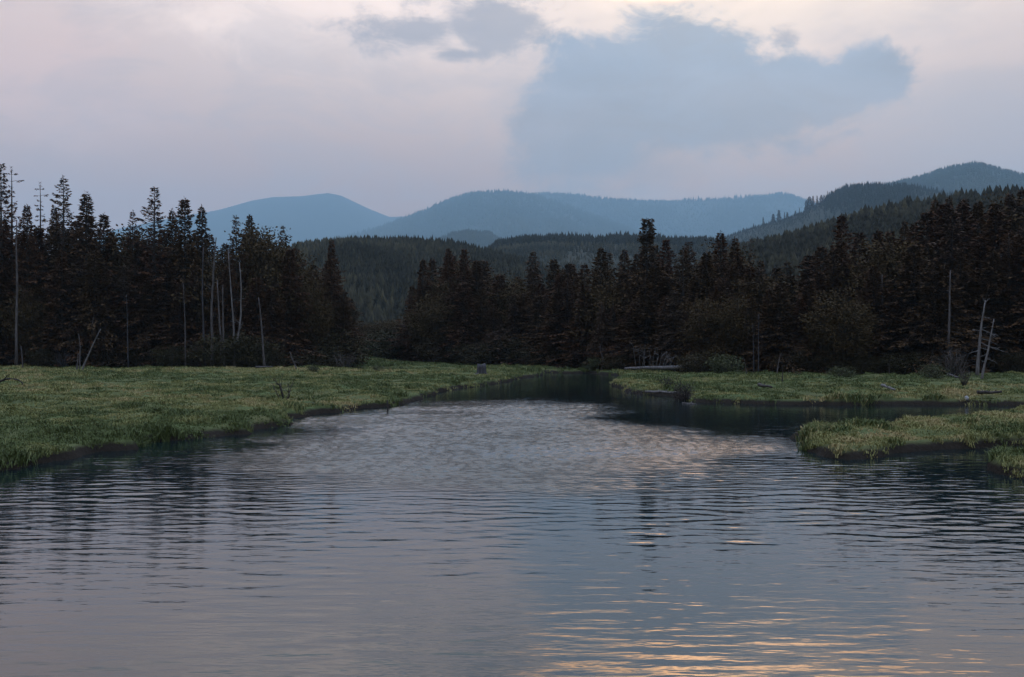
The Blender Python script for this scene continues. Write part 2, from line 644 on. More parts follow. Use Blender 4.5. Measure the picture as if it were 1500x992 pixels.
for s in (91, 92):
    variant('greenbrush', leafy(s, 2.2, 1.9, z0=.0, ncl=50, per=45, leaf=(.10, .24), stems=4), 2.2, M_GBRUSH)

NAME = {'dense': 'spruce_tree', 'sparse': 'spruce_tree', 'broad': 'spruce_tree', 'column': 'spruce_tree', 'hemlock': 'hemlock_tree', 'thin': 'spruce_tree',
        'round': 'alder_tree', 'brush': 'shrub', 'greenbrush': 'shrub'}
CAT = {'brush': 'shrub', 'greenbrush': 'shrub'}
_rr = random.Random(5)


def plant(kind, px, D, ytop=None, h=None, label='', group=None, wide=1.0, var=None):
    x, y = X(px, D), D
    z = float(ground_h(np.array([x]), np.array([y]))[0])
    vs = KIND[kind]
    tm, cm, H = vs[_rr.randrange(len(vs)) if var is None else var % len(vs)]
    if h is None:
        h = Z(ytop, D) - z
    root = bpy.data.objects.new(NAME[kind], None)
    COL.objects.link(root)
    root.empty_display_size = .5
    root.location = (x, y, z - .05)
    s = h / H
    w = s * wide if kind in ('brush', 'greenbrush') else (s * .5 + .5) * wide
    root.scale = (w, w, s)
    root.rotation_euler = (0, 0, _rr.uniform(0, 6.28))
    tag(root, label, CAT.get(kind, 'tree'), group)
    link('trunk' if kind not in ('brush', 'greenbrush') else 'stems', tm, root)
    link('crown' if kind not in ('brush', 'greenbrush') else 'foliage', cm, root)
    return root


# ---- trees whose tops one can tell apart: pixel column of the top, top row, distance, kind, width, what is it
HERO = [
    (-38, 262, 196, 'dense', 1.0, 'dense spruce past the wispy spruces at the woodland end'),
    (2, 238, 192, 'sparse', 1.0, 'tall ragged spruce just beyond the tall bare trunk'),
    (17, 243, 197, 'thin', 1.0, 'needle-thin spruce spire beside the tall ragged end spruce'),
    (40, 298, 190, 'dense', .9, 'bushy lower spruce behind the tall bare trunk'),
    (59, 266, 196, 'thin', .9, 'nearly bare spruce spike with two short side arms'),
    (78, 305, 200, 'dense', .9, 'short dark spruce behind the nearly bare spike'),
    (93, 256, 194, 'sparse', .95, 'tall gappy spruce with a small bushy tip, over the leaning pole'),
    (127, 280, 192, 'dense', 1.1, 'dense triangular spruce top behind the leaning pole'),
    (152, 312, 196, 'broad', .9, 'low-shouldered spruce beside the dense triangular one'),
    (194, 307, 198, 'sparse', .8, 'small spruce with gappy tip before the blue mountain gap'),
    (227, 273, 192, 'sparse', 1.05, 'tall spruce with upswept open branches against the sky'),
    (252, 305, 197, 'dense', .9, 'spruce squeezed between the open-branched and broad spruces'),
    (271, 288, 191, 'broad', .9, 'broad-topped spruce with several pointed leaders'),
    (296, 299, 194, 'dense', .85, 'steep dark spruce spike behind the white snag cluster'),
    (346, 315, 190, 'sparse', .9, 'spruce with layered arms at the edge of the leafy crown'),
    (366, 312, 196, 'dense', .85, 'twin-tipped spruce poking out of the leafy crown'),
    (386, 322, 193, 'round', 1.0, 'big rounded leafy crown among the spruces'),
    (414, 330, 198, 'sparse', .9, 'drooping spruce with a thin leader beside the leafy crown'),
    (424, 362, 190, 'broad', 1.0, 'shorter spruce with sagging boughs below the thin leader'),
    (454, 398, 193, 'round', .8, 'low rounded dark tree beside the slender end spruce'),
    (485, 349, 198, 'dense', .8, 'slender dark spruce ending the leaning-pole woods'),
    (503, 425, 196, 'dense', .9, 'short spruce stepping down to the valley gap'),
    (619, 378, 218, 'dense', 1.0, 'pointed spruce opening the woods after the valley gap'),
    (603, 432, 216, 'broad', .8, 'low spruce at the edge of the valley gap'),
    (657, 362, 220, 'dense', .9, 'first of two close spruce tops in the middle woods'),
    (680, 362, 221, 'broad', .8, 'second of two close spruce tops in the middle woods'),
    (705, 380, 223, 'hemlock', .9, 'drooping hemlock beside the two close spruce tops'),
    (740, 408, 214, 'round', .8, 'olive leafy tree with pale stems in the middle woods'),
    (781, 367, 216, 'hemlock', .95, 'grey-green hemlock standing alone above the middle woods'),
    (818, 402, 205, 'dense', .9, 'low spruce between the lone hemlock and the dense wide spruce'),
    (880, 361, 185, 'dense', 1.1, 'wide dense spruce before the flat-topped ridge'),
    (948, 321, 178, 'column', 1.0, 'dominant spruce with a thick column-shaped top'),
    (975, 348, 184, 'broad', .8, 'spruce tucked behind the column-topped one'),
    (1004, 358, 186, 'hemlock', .9, 'soft grey hemlock after the column-topped spruce'),
    (1056, 338, 172, 'dense', 1.0, 'tall dark spruce behind the mossy bush and thin poles'),
    (1076, 346, 176, 'dense', .9, 'paired spruce beside the tall dark one above the thin poles'),
    (1099, 346, 182, 'thin', .8, 'thin spike of spruce before the hazy ridge'),
    (1112, 392, 160, 'hemlock', 1.0, 'pale grey-green hemlock with its trunk showing'),
    (1042, 430, 156, 'round', .9, 'olive rounded tree in front of the dark spruces'),
    (1190, 372, 175, 'broad', 1.0, 'broad spruce below the green hill'),
    (1232, 314, 190, 'broad', .9, 'spruce rising alone against the green hill skyline'),
    (1287, 340, 182, 'dense', 1.0, 'dark spruce below the crest before the tall trio'),
    (1325, 322, 186, 'dense', .9, 'spruce leading up to the tall trio'),
    (1371, 289, 184, 'dense', .95, 'first spruce of the tall trio above the bare pole'),
    (1391, 286, 187, 'dense', .9, 'middle spruce of the tall trio above the bare pole'),
    (1413, 288, 184, 'dense', .95, 'last spruce of the tall trio above the bare pole'),
    (1433, 296, 190, 'broad', .8, 'lower spruce after the tall trio, above the forked snag'),
    (1456, 282, 188, 'round', .7, 'round-headed tree above the two grey snags'),
    (1478, 280, 186, 'dense', 1.0, 'tall spruce after the round-headed tree'),
    (1499, 274, 184, 'broad', 1.0, 'tallest spruce closing the dark woods'),
    (1540, 285, 186, 'dense', 1.0, 'spruce beyond the tallest closing one'),
]
for i, (px, yt, D, k, w, lab) in enumerate(HERO):
    plant(k, px, D, ytop=yt, label=lab, wide=w, group='trees with their tops against the sky or hills', var=i)

# ---- the ranks that make the forest wall
ENV = np.array([(-150, 315), (0, 328), (60, 334), (110, 326), (150, 326), (185, 348), (215, 342), (260, 334), (300, 334), (340, 340), (400, 346), (430, 374), (455, 400), (490, 400),
                (505, 435), (520, 478), (545, 508), (585, 505), (600, 445), (625, 400), (650, 386), (700, 386), (740, 408), (790, 396), (850, 388), (890, 374), (960, 362),
                (1030, 362), (1080, 364), (1130, 388), (1165, 384), (1200, 366), (1250, 345), (1300, 332), (1350, 305), (1400, 298), (1500, 288), (1700, 285)], float)
FRONT = np.array([(-150, 188), (0, 186), (240, 186), (400, 183), (440, 192), (500, 196), (520, 225), (600, 216), (700, 205), (790, 196), (880, 172), (960, 166), (1020, 154), (1100, 150),
                  (1250, 147), (1400, 145), (1700, 143)], float)
hx = np.array([h[0] for h in HERO])
RANK = ['front-rank', 'second-rank', 'rear-rank']
made = {}
TAIL = set('the of a at in with and to behind above below before beside over after from out by between on its past near just an poking ending'.split())


def brief(lab, n):
    ws = lab.split()[:n]
    while ws[-1].strip(',') in TAIL:
        ws.pop()
    return ' '.join(ws).rstrip(',')


for rank, (step, dd, hmin, hmax) in enumerate([(22, 2, .55, .88), (20, 11, .76, 1.02), (25, 24, .93, 1.06)]):
    px = -130 + rank * 7
    while px < 1620:
        q = px + _rr.uniform(-6, 6)
        ye = float(np.interp(q, ENV[:, 0], ENV[:, 1]))
        D = float(np.interp(q, FRONT[:, 0], FRONT[:, 1])) + dd + _rr.uniform(-2, 3)
        base = 540.0
        h = (base - ye) * _rr.uniform(hmin, hmax) / F * D
        if not (518 < q < 598) and h > 3.5:
            k = _rr.choices(['dense', 'broad', 'hemlock', 'round', 'sparse'], [5, 4, 1.5, 1.3, 1])[0]
            j = int(np.argmin(np.abs(hx - q)))
            sidew = 'left' if q < hx[j] else 'right'
            short = HERO[j][5]
            lab = f'{RANK[rank]} {NAME[k].split("_")[0]} just {sidew} of the {brief(short, 9)}'
            tr_ = plant(k, q, D, h=h, label=lab, wide=_rr.uniform(1.0, 1.35) * (1.0 if h > 12 else .75), group='trees packed into the forest wall')
            made.setdefault(lab, []).append((abs(q - hx[j]), tr_.name))
        px += step

def settle(made_):
    for lab_, lst in made_.items():
        for n_, (_, nm) in enumerate(sorted(lst)):
            bpy.data.objects[nm]['label'] = lab_ if n_ == 0 else lab_.replace(' just ', (' further ', ' well ', ' far ')[min(n_, 3) - 1])


settle(made)

# ---- brush along the foot of the woods
made = {}
BR = [(-60, 186, 4), (60, 184, 3.5), (95, 185, 3), (150, 186, 3.5), (205, 186, 4), (250, 183, 4), (300, 181, 4.2), (338, 178, 6.0), (365, 178, 5.5), (398, 180, 3.0), (440, 186, 5),
      (468, 190, 6), (495, 194, 6), (548, 240, 5), (570, 232, 6), (592, 222, 6.5), (640, 208, 5.0), (668, 206, 3.5), (705, 203, 4.5), (745, 201, 5.5), (770, 199, 5), (800, 192, 4),
      (845, 182, 2.5), (905, 166, 2.5), (1025, 150, 3.0), (1160, 148, 3), (1215, 147, 3.5), (1262, 146, 3), (1310, 145, 3), (1350, 144, 3), (1378, 143, 3.2), (1480, 143, 3), (1530, 142, 3)]
for i, (px, D, h) in enumerate(BR):
    j = int(np.argmin(np.abs(hx - px)))
    side = 'left' if px < hx[j] else 'right'
    lab = f'dull dark shrub just {side} of the foot of the {brief(HERO[j][5], 6)}'
    tr_ = plant('brush', px, D, h=h, wide=_rr.uniform(1.0, 1.5), var=i, group='dark brush along the foot of the woods', label=lab)
    made.setdefault(lab, []).append((abs(px - hx[j]), tr_.name))
settle(made)
for i, (px, D, h, k, lab) in enumerate([
    (534, 262, 7.5, 'round', 'low dark leafy tree in the valley gap next to the last leaning-pole woods spruce'),
    (556, 275, 8.0, 'brush', 'tall pale shrub deep in the valley gap'),
    (577, 262, 9.0, 'round', 'rounded leafy tree in the valley gap next to the middle woods'),
]):
    plant(k, px, D, h=h, wide=1.2, var=i, label=lab)
for i, (px, D, h, lab) in enumerate([
    (1064, 146, 2.6, 'mossy green bush at the forest foot beside the thin poles'),
    (566, 226, 3.4, 'pale grey-green bush in the valley gap'),
    (535, 226, 2.2, 'small bush beside the thin grey stick in the valley gap'),
    (872, 172, 2.0, 'bright green bush beside the crooked pale stick'),
    (1234, 128, 1.5, 'small dark-green bush standing alone on the far meadow'),
    (1366, 118, 1.5, 'brown-green bush on the far meadow near the bare pole'),
    (458, 150, .9, 'low wide tussock bush on the near meadow'),
    (552, 158, .9, 'small mounded tussock in the middle of the meadow'),
    (412, 185, 1.8, 'green bush below the small slanted pole'),
]):
    plant('greenbrush', px, D, h=h, wide=1.3, var=i, label=lab)


# ------------------------------------------------------------------ dead wood
def pole(px0, py0, px1, py1, D, r, label, mat=M_GREYWOOD, name='dead_tree', branches=(), group=None, kink=.012, cat='dead tree', seed=0, zoff=0):
    """a dead stem from its foot (px0, py0) to its tip (px1, py1), at distance D"""
    rng = np.random.default_rng(seed + int(px0 * 7))
    x0 = X(px0, D)
    gzz = float(ground_h(np.array([x0]), np.array([D]))[0])
    z0 = gzz
    tip = np.array([X(px1, D) - x0, rng.normal(0, .15), Z(py1, D) - z0])
    L = np.linalg.norm(tip)
    u = np.linspace(0, 1, 9)
    P = tip * u[:, None] + np.stack([np.cumsum(rng.normal(0, kink * 1.6 * L / 3, 9)), np.cumsum(rng.normal(0, kink * L / 3, 9)), 0 * u], 1) * np.sin(u * 3.1)[:, None]
    P[0] = (0, 0, -.4)
    R = r * (1 - .68 * u) * (1 + rng.normal(0, .05, 9))
    R[0] *= 1.3
    g = Geo()
    g.tube(P, R, 8)
    # broken snubs along the stem
    for k in range(int(L / 1.6)):
        uu = rng.uniform(.25, .97)
        p = np.array([np.interp(uu, u, P[:, c]) for c in range(3)])
        a = rng.uniform(0, 6.28)
        d = np.array([math.cos(a), math.sin(a), rng.uniform(-.1, .4)]) * rng.uniform(.2, .7)
        g.tube(np.array([p, p + d * .6, p + d]), np.array([r * .22, r * .16, .012]), 4)
    if branches:
        root = bpy.data.objects.new(name, None)
        COL.objects.link(root)
        root.location = (x0, D, z0)
        link('trunk', g.mesh(name + '_trunk', mat, True), root)
        for (uu, dx, dy, dz, br) in branches:
            p = np.array([np.interp(uu, u, P[:, c]) for c in range(3)])
            d = np.array([dx, dy, dz], float)
            s = np.linspace(0, 1, 5)
            Q = p + d * s[:, None] + rng.normal(0, .04 * np.linalg.norm(d), (5, 3)) * (s * (1 - s) * 3)[:, None]
            bg = Geo()
            bg.tube(Q, np.linspace(br, .012, 5), 5)
            for w in range(3):
                q = Q[1 + w]
                e = d * .25 + rng.normal(0, .18 * np.linalg.norm(d), 3)
                bg.tube(np.array([q, q + e * .5, q + e]), np.array([br * .4, br * .3, .01]), 4)
            link('branch', bg.mesh(name + '_branch', mat, True), root)
    else:
        root = link(name, g.mesh(name, mat, True), None, (x0, D, z0))
    tag(root, label, cat, group)
    return root


pole(24, 535, 25, 322, 182, .27, 'tall bare grey trunk standing straight before the woodland end', kink=.006, branches=[(.55, .8, -.3, .2, .06), (.75, -.7, -.3, .3, .05)])
pole(33, 537, 31, 507, 180, .13, 'short grey stub beside the foot of the tall bare trunk')
pole(117, 540, 115, 489, 165, .13, 'short upright grey pole crossing behind the leaning pole')
pole(119, 548, 147, 482, 160, .16, 'pale pole leaning steeply over the meadow edge', mat=M_PALEWOOD, kink=.004)
pole(112, 538, 113, 518, 166, .15, 'stubby broken post behind the leaning pole')
pole(188, 536, 185, 432, 181, .12, 'thin straight dark pole after the leaning pole', mat=M_STUMP, kink=.004)
pole(272, 536, 268, 414, 180, .13, 'thin straight grey pole in front of the broad-topped spruce', mat=M_GREYWOOD, kink=.004)
pole(311, 530, 317, 348, 178, .26, 'tallest pale snag at the edge of the white snag cluster', mat=M_GREYWOOD, branches=[(.75, -1.0, -.4, 1.6, .06), (.6, -1.4, -.3, .9, .06)])
pole(325, 530, 318, 410, 177, .22, 'second pale snag of the white snag cluster, leaning back', mat=M_GREYWOOD)
pole(329, 530, 327, 418, 176, .17, 'short thin snag inside the white snag cluster', mat=M_GREYWOOD)
pole(345, 530, 335, 366, 177, .19, 'tall thin snag leaning off the white snag cluster', mat=M_PALEWOOD, kink=.006)
pole(343, 530, 350, 384, 176, .19, 'curving pale snag ending the white snag cluster', mat=M_PALEWOOD, branches=[(.35, .9, -.4, 1.4, .07), (.42, -.9, -.4, 1.0, .05)])
pole(300, 530, 298, 362, 181, .2, 'dim grey snag half hidden in front of the steep dark spruce', mat=M_STUMP, kink=.006)
pole(388, 535, 379, 436, 175, .2, 'grey pole standing apart below the leafy crown', mat=M_GREYWOOD, kink=.006)
pole(436, 545, 424, 515, 158, .11, 'small slanted pole lying against the brush', mat=M_GREYWOOD, branches=[(.5, .9, 0, -.3, .05)])
pole(523, 520, 522, 486, 215, .11, 'thin grey stick at the mouth of the valley gap')
pole(880, 536, 879, 506, 170, .10, 'crooked pale stick on the far bank', kink=.05, branches=[(.7, .5, 0, .8, .05)])
pole(1104, 547, 1103, 474, 147, .08, 'fainter of the two thin poles by the mossy bush', mat=M_STUMP, kink=.004)
pole(1111, 547, 1112, 460, 147, .09, 'taller of the two thin poles by the mossy bush', mat=M_STUMP, kink=.004)
pole(1094, 547, 1090, 525, 146, .06, 'short slanted twig beside the two thin poles', mat=M_GREYWOOD)
pole(1138, 548, 1145, 518, 145, .10, 'leaning grey stick at the far meadow edge', mat=M_GREYWOOD)
pole(1146, 572, 1146, 537, 112, .08, 'dark upright post on the far meadow', mat=M_DARKWOOD)
pole(1290, 535, 1292, 402, 150, .12, 'slim bare pole within the dark woods before the tall trio', mat=M_GREYWOOD, kink=.004)
pole(1388, 549, 1391, 396, 143, .22, 'tall bare pole at the far meadow edge below the tall trio', mat=M_GREYWOOD, kink=.004)
pole(1465, 545, 1466, 372, 150, .10, 'slender pole in the dark woods behind the two grey snags', mat=M_STUMP, kink=.004)
pole(1303, 550, 1302, 532, 141, .05, 'thin twig standing at the far meadow edge', mat=M_GREYWOOD)
pole(1431, 553, 1443, 440, 135, .23, 'bigger grey snag with a forked tip and broken side limbs', mat=M_PALEWOOD, kink=.006,
     branches=[(.97, .55, 0, .5, .07), (.97, -.3, 0, .7, .05), (.78, .9, -.2, -.1, .05), (.62, 1.6, -.4, -.8, .06), (.6, -.9, .2, .1, .05), (.45, 2.0, -.6, -1.0, .07), (.35, -1.5, -.3, -.5, .06), (.5, 2.3, .5, -.7, .05), (.25, 1.2, -.3, .5, .05)])
pole(1437, 566, 1456, 467, 118, .15, 'slimmer grey snag leaning in front of the forked one', mat=M_PALEWOOD, kink=.005,
     branches=[(.75, .8, 0, -.1, .04), (.55, 1.5, -.3, -.5, .05), (.5, -1.0, .2, .2, .04), (.35, 1.3, .3, -.4, .04), (.3, -.8, -.3, .3, .04)])
pole(1411, 566, 1413, 543, 117, .07, 'short dark stub beside the two grey snags', mat=M_DARKWOOD)
pole(567, 602, 567, 586, 79, .13, 'small dark post at the water edge of the near meadow', mat=M_DARKWOOD, name='post', cat='post')


def log(p0, p1, r, label, mat=M_PALEWOOD, lift=.18, name='log', z=None):
    a, c = np.array(p0), np.array(p1)
    cx, cy = (a + c) / 2
    hz = ground_h(np.array([a[0], c[0], cx]), np.array([a[1], c[1], cy]))
    z0 = (max(hz) if z is None else z)
    rng = np.random.default_rng(int(abs(cx) * 13))
    u = np.linspace(0, 1, 8)
    P = np.stack([(a[0] + (c[0] - a[0]) * u) - cx, (a[1] + (c[1] - a[1]) * u) - cy, rng.normal(0, r * .15, 8) + lift], 1)
    g = Geo()
    g.tube(P, r * (1 - .35 * u) * (1 + rng.normal(0, .08, 8)), 9)
    for k in range(3):
        q = P[rng.integers(1, 6)]
        d = np.array([rng.normal(0, .3), rng.normal(0, .2), .45]) * r * 4
        g.tube(np.array([q, q + d * .5, q + d]), np.array([r * .3, r * .2, .02]), 5)
    return tag(link(name, g.mesh(name, mat, True), None, (cx, cy, z0)), label, 'log')


log(G(1292, 567, .8), G(1311, 574.5, .8), .13, 'pale slanting log lying in the far meadow grass', lift=.4)
log(G(1388, 553, .8), G(1404, 558, .8), .14, 'pale log lying below the bare pole', lift=.4, mat=M_GREYWOOD)
log(G(1333, 584, .7), G(1346, 584.5, .7), .15, 'short pale stick lying near the far bank', lift=.32)
log(G(1432, 577, .8), G(1467, 576.5, .8), .14, 'dark log in the grass below the two grey snags', mat=M_DARKWOOD, lift=.3)
log(G(945, 576, .3), G(995, 576.5, .3), .13, 'long pale log along the edge of the grassy point', lift=.1, z=.32)
log(G(1112, 565, .8), G(1130, 569, .8), .15, 'dark stick lying near the dark upright post', mat=M_DARKWOOD, lift=.3)
log(G(1448, 547, .8), G(1460, 546, .8), .15, 'short dark log behind the two grey snags', mat=M_DARKWOOD, lift=.3)
log(G(1000, 591, 0), G(1020, 592.5, 0), .09, 'pale stick half afloat below the grassy point', z=.0, lift=.0, mat=M_GREYWOOD)
log(G(375, 541, .8), G(399, 540.5, .8), .14, 'pale grey log lying at the forest foot below the leafy crown', mat=M_GREYWOOD, lift=.35)

# dark arching root on the near meadow
g = Geo()
a = np.linspace(0, 3.0, 9)
g.tube(np.stack([-1.3 * np.cos(a), .25 * np.sin(a), .75 * np.sin(a) - .05], 1), np.linspace(.13, .05, 9), 6)
g.tube(np.array([[-.6, .1, .6], [-.2, .0, 1.0], [.1, -.1, 1.15]]), np.array([.06, .04, .015]), 5)
x, y = G(14, 565, .8)
tag(link('root', g.mesh('root', M_DARKWOOD, True), None, (x, y, float(ground_h(np.array([x]), np.array([y]))[0]))), 'dark arching root in the near meadow grass', 'root')

# white stone and grey stump
def boulder(name, px, py, zz, sx, sy, sz, mat, label, cat, seed):
    rng = np.random.default_rng(seed)
    n, mrows = 12, 7
    V = []
    for i in range(mrows):
        f = i / (mrows - 1) * math.pi
        for j in range(n):
            th = j / n * 2 * math.pi
            k = 1 + .22 * float(fbm(np.array(math.cos(th) * 1.4 + seed), np.array(math.sin(th) * 1.4 + i * .5), 2, seed))
            V.append((sx * k * math.sin(f) * math.cos(th), sy * k * math.sin(f) * math.sin(th), sz * k * math.cos(f)))
    i = np.arange(mrows - 1)[:, None]
    j = np.arange(n)[None, :]
    q = np.stack([i * n + j, (i + 1) * n + j, (i + 1) * n + (j + 1) % n, i * n + (j + 1) % n], -1).reshape(-1, 4)
    x, y = G(px, py, zz)
    z = float(ground_h(np.array([x]), np.array([y]))[0])
    return tag(link(name, mesh_np(name, V, [q], mat, True), None, (x, y, z + sz * .45)), label, cat)


boulder('rock', 1416, 580, .7, .17, .15, .2, M_STONE, 'white rock in the far meadow grass before the two grey snags', 'rock', 4)
sx_, sy_ = G(705, 549, .6)
sz_ = float(ground_h(np.array([sx_]), np.array([sy_]))[0])
root = bpy.data.objects.new('tree_stump', None)
COL.objects.link(root)
root.location = (sx_, sy_, sz_)
tag(root, 'grey old stump standing on the tip of the near meadow', 'stump')
g = Geo()
rng = np.random.default_rng(3)
n = 16
zs = np.array([-.3, .1, .6, 1.2, 1.7])
rs = np.array([.85, .74, .62, .58, .56])
V = []
for i in range(5):
    for j in range(n):
        th = j / n * 2 * math.pi
        k = 1 + .13 * math.sin(th * 5 + 1) + .06 * math.sin(th * 9) + rng.normal(0, .02)
        V.append((rs[i] * k * math.cos(th), rs[i] * k * math.sin(th), zs[i] + (.12 * math.sin(th * 2) + rng.normal(0, .05) if i == 4 else 0)))
V.append((0, 0, 1.45))
i = np.arange(4)[:, None]
j = np.arange(n)[None, :]
q = np.stack([i * n + j, i * n + (j + 1) % n, (i + 1) * n + (j + 1) % n, (i + 1) * n + j], -1).reshape(-1, 4)
tr = np.array([(64 + k, 64 + (k + 1) % n, 80) for k in range(n)])
g.add(V, q, tr)
link('trunk', g.mesh('stump_trunk', M_STUMP), root)
g = Geo()
for a in (-.3, 2.6, 4.0):
    d = np.array([math.cos(a), math.sin(a), 0])
    g.tube(np.array([d * .4 + (0, 0, .5), d * 1.0 + (0, 0, .3), d * 1.6 + (0, 0, .0)]), np.array([.2, .13, .05]), 6)
link('roots', g.mesh('stump_roots', M_GREYWOOD, True), root)

# fallen tree with its limbs pointing up
D = 155
xa, xb = X(915, D), X(1013, D)
zc = float(ground_h(np.array([(xa + xb) / 2]), np.array([D * 1.0]))[0]) + .35
zc = max(zc, Z(540, D))
root = bpy.data.objects.new('fallen_tree', None)
COL.objects.link(root)
root.location = ((xa + xb) / 2, D, zc)
tag(root, 'bleached fallen tree with upright dead limbs lying at the forest foot', 'fallen tree')
hl = (xb - xa) / 2
g = Geo()
u = np.linspace(-1, 1, 12)
rng = np.random.default_rng(12)
g.tube(np.stack([u * hl, rng.normal(0, .04, 12), .10 + .05 * u + rng.normal(0, .03, 12)], 1), np.linspace(.16, .36, 12), 9)
link('trunk', g.mesh('fallen_trunk', M_PALEWOOD, True), root)
g = Geo()
for k in range(9):
    a = k / 9 * 6.28
    d = np.array([.35 + .2 * rng.random(), .9 * math.cos(a), .75 * math.sin(a)])
    g.tube(np.array([[hl - .3, 0, .15], np.array([hl - .1, 0, .15]) + d * .5, np.array([hl, 0, .15]) + d]), np.array([.22, .16, .05]), 5)
link('root_plate', g.mesh('fallen_roots', M_GREYWOOD, True), root)
for (px, pt, lean) in [(927, 509, -.45), (934, 513, -.35), (941, 512, -.3), (944, 507, .25), (950, 514, -.25), (957, 519, .1), (964, 517, .3), (970, 520, .5), (977, 516, .6), (982, 519, .9), (988, 521, .8)]:
    bx = X(px, D) - (xa + xb) / 2
    h = Z(pt, D) - zc
    g = Geo()
    s = np.linspace(0, 1, 6)
    wob = rng.normal(0, .10, 6)
    P = np.stack([bx - lean + lean * s + wob * s, -.1 - .5 * s + rng.normal(0, .08, 6) * s, .15 + h * s], 1)
    g.tube(P, np.linspace(.045, .015, 6), 5)
    for k in range(4):
        p = P[rng.integers(2, 6)]
        e = np.array([rng.normal(0, .45), rng.normal(0, .3), rng.uniform(.2, .7)])
        g.tube(np.array([p, p + e * .5 + rng.normal(0, .05, 3), p + e]), np.array([.035, .025, .012]), 4)
    link('branch', g.mesh('fallen_branch', M_PALEWOOD, True), root)


def deadbush(px, py, zz, h, label, seed, mat=M_DARKWOOD, n=12, spread=.8):
    rng = np.random.default_rng(seed)
    g = Geo()
    for k in range(n):
        a = rng.uniform(0, 6.28)
        tip = np.array([math.cos(a) * h * spread * rng.uniform(.3, 1), math.sin(a) * h * spread * rng.uniform(.2, .8), h * rng.uniform(.5, 1)])
        mid = tip * .5 + rng.normal(0, .12 * h, 3)
        mid[2] = abs(mid[2])
        P = np.array([[0, 0, -.1], mid, tip])
        g.tube(P, np.array([.05, .035, .012]) * (h / 1.3) ** .5, 4)
        for w in range(4):
            q = mid + (tip - mid) * rng.random()
            e = rng.normal(0, .25 * h, 3)
            e[2] = abs(e[2]) * .8
            g.tube(np.array([q, q + e * .6, q + e]), np.array([.022, .016, .008]), 3)
    x, y = G(px, py, zz)
    z = float(ground_h(np.array([x]), np.array([y]))[0])
    return tag(link('dead_shrub', g.mesh('dead_shrub', mat, True), None, (x, y, z)), label, 'dead shrub')


deadbush(417, 582, .7, 2.0, 'bare dark dead shrub near the bank of the near meadow', 3, n=5, spread=.7)
deadbush(1001, 580, .4, 2.2, 'tangled dark shrub at the corner of the grassy point', 5, n=24, spread=.5)
deadbush(926, 574, .3, 1.5, 'small tangled shrub at the tip of the grassy point', 6, n=18, spread=.9)
deadbush(976, 571, .5, 1.2, 'low twiggy shrub above the long pale log', 7, n=9)
deadbush(1328, 592, .4, 1.6, 'twiggy shrub over the mouth of the muddy creek', 8, n=10, spread=.5)
deadbush(1298, 594, .3, 1.4, 'thin brown shrub on the bank before the muddy creek', 9, mat=M_BARK, n=9, spread=.6)
deadbush(1412, 566, .7, 1.9, 'leafless grey shrub beside the two grey snags', 10, mat=M_BARK, n=9, spread=.5)
deadbush(1396, 552, .8, 3.6, 'tall grey leafless brush behind the pale log by the bare pole', 13, mat=M_BARK, n=22, spread=.5)
deadbush(95, 537, .8, 2.8, 'dead grey brush leaning behind the leaning pole', 14, mat=M_STUMP, n=16, spread=.7)
deadbush(356, 535, .8, 3.0, 'grey dead twigs hanging in the brush below the leafy crown', 15, mat=M_GREYWOOD, n=10, spread=.6)
deadbush(503, 536, 1., 2.4, 'brown dead brush at the meadow edge below the slender spruce', 16, mat=M_BARK, n=18, spread=1.0)

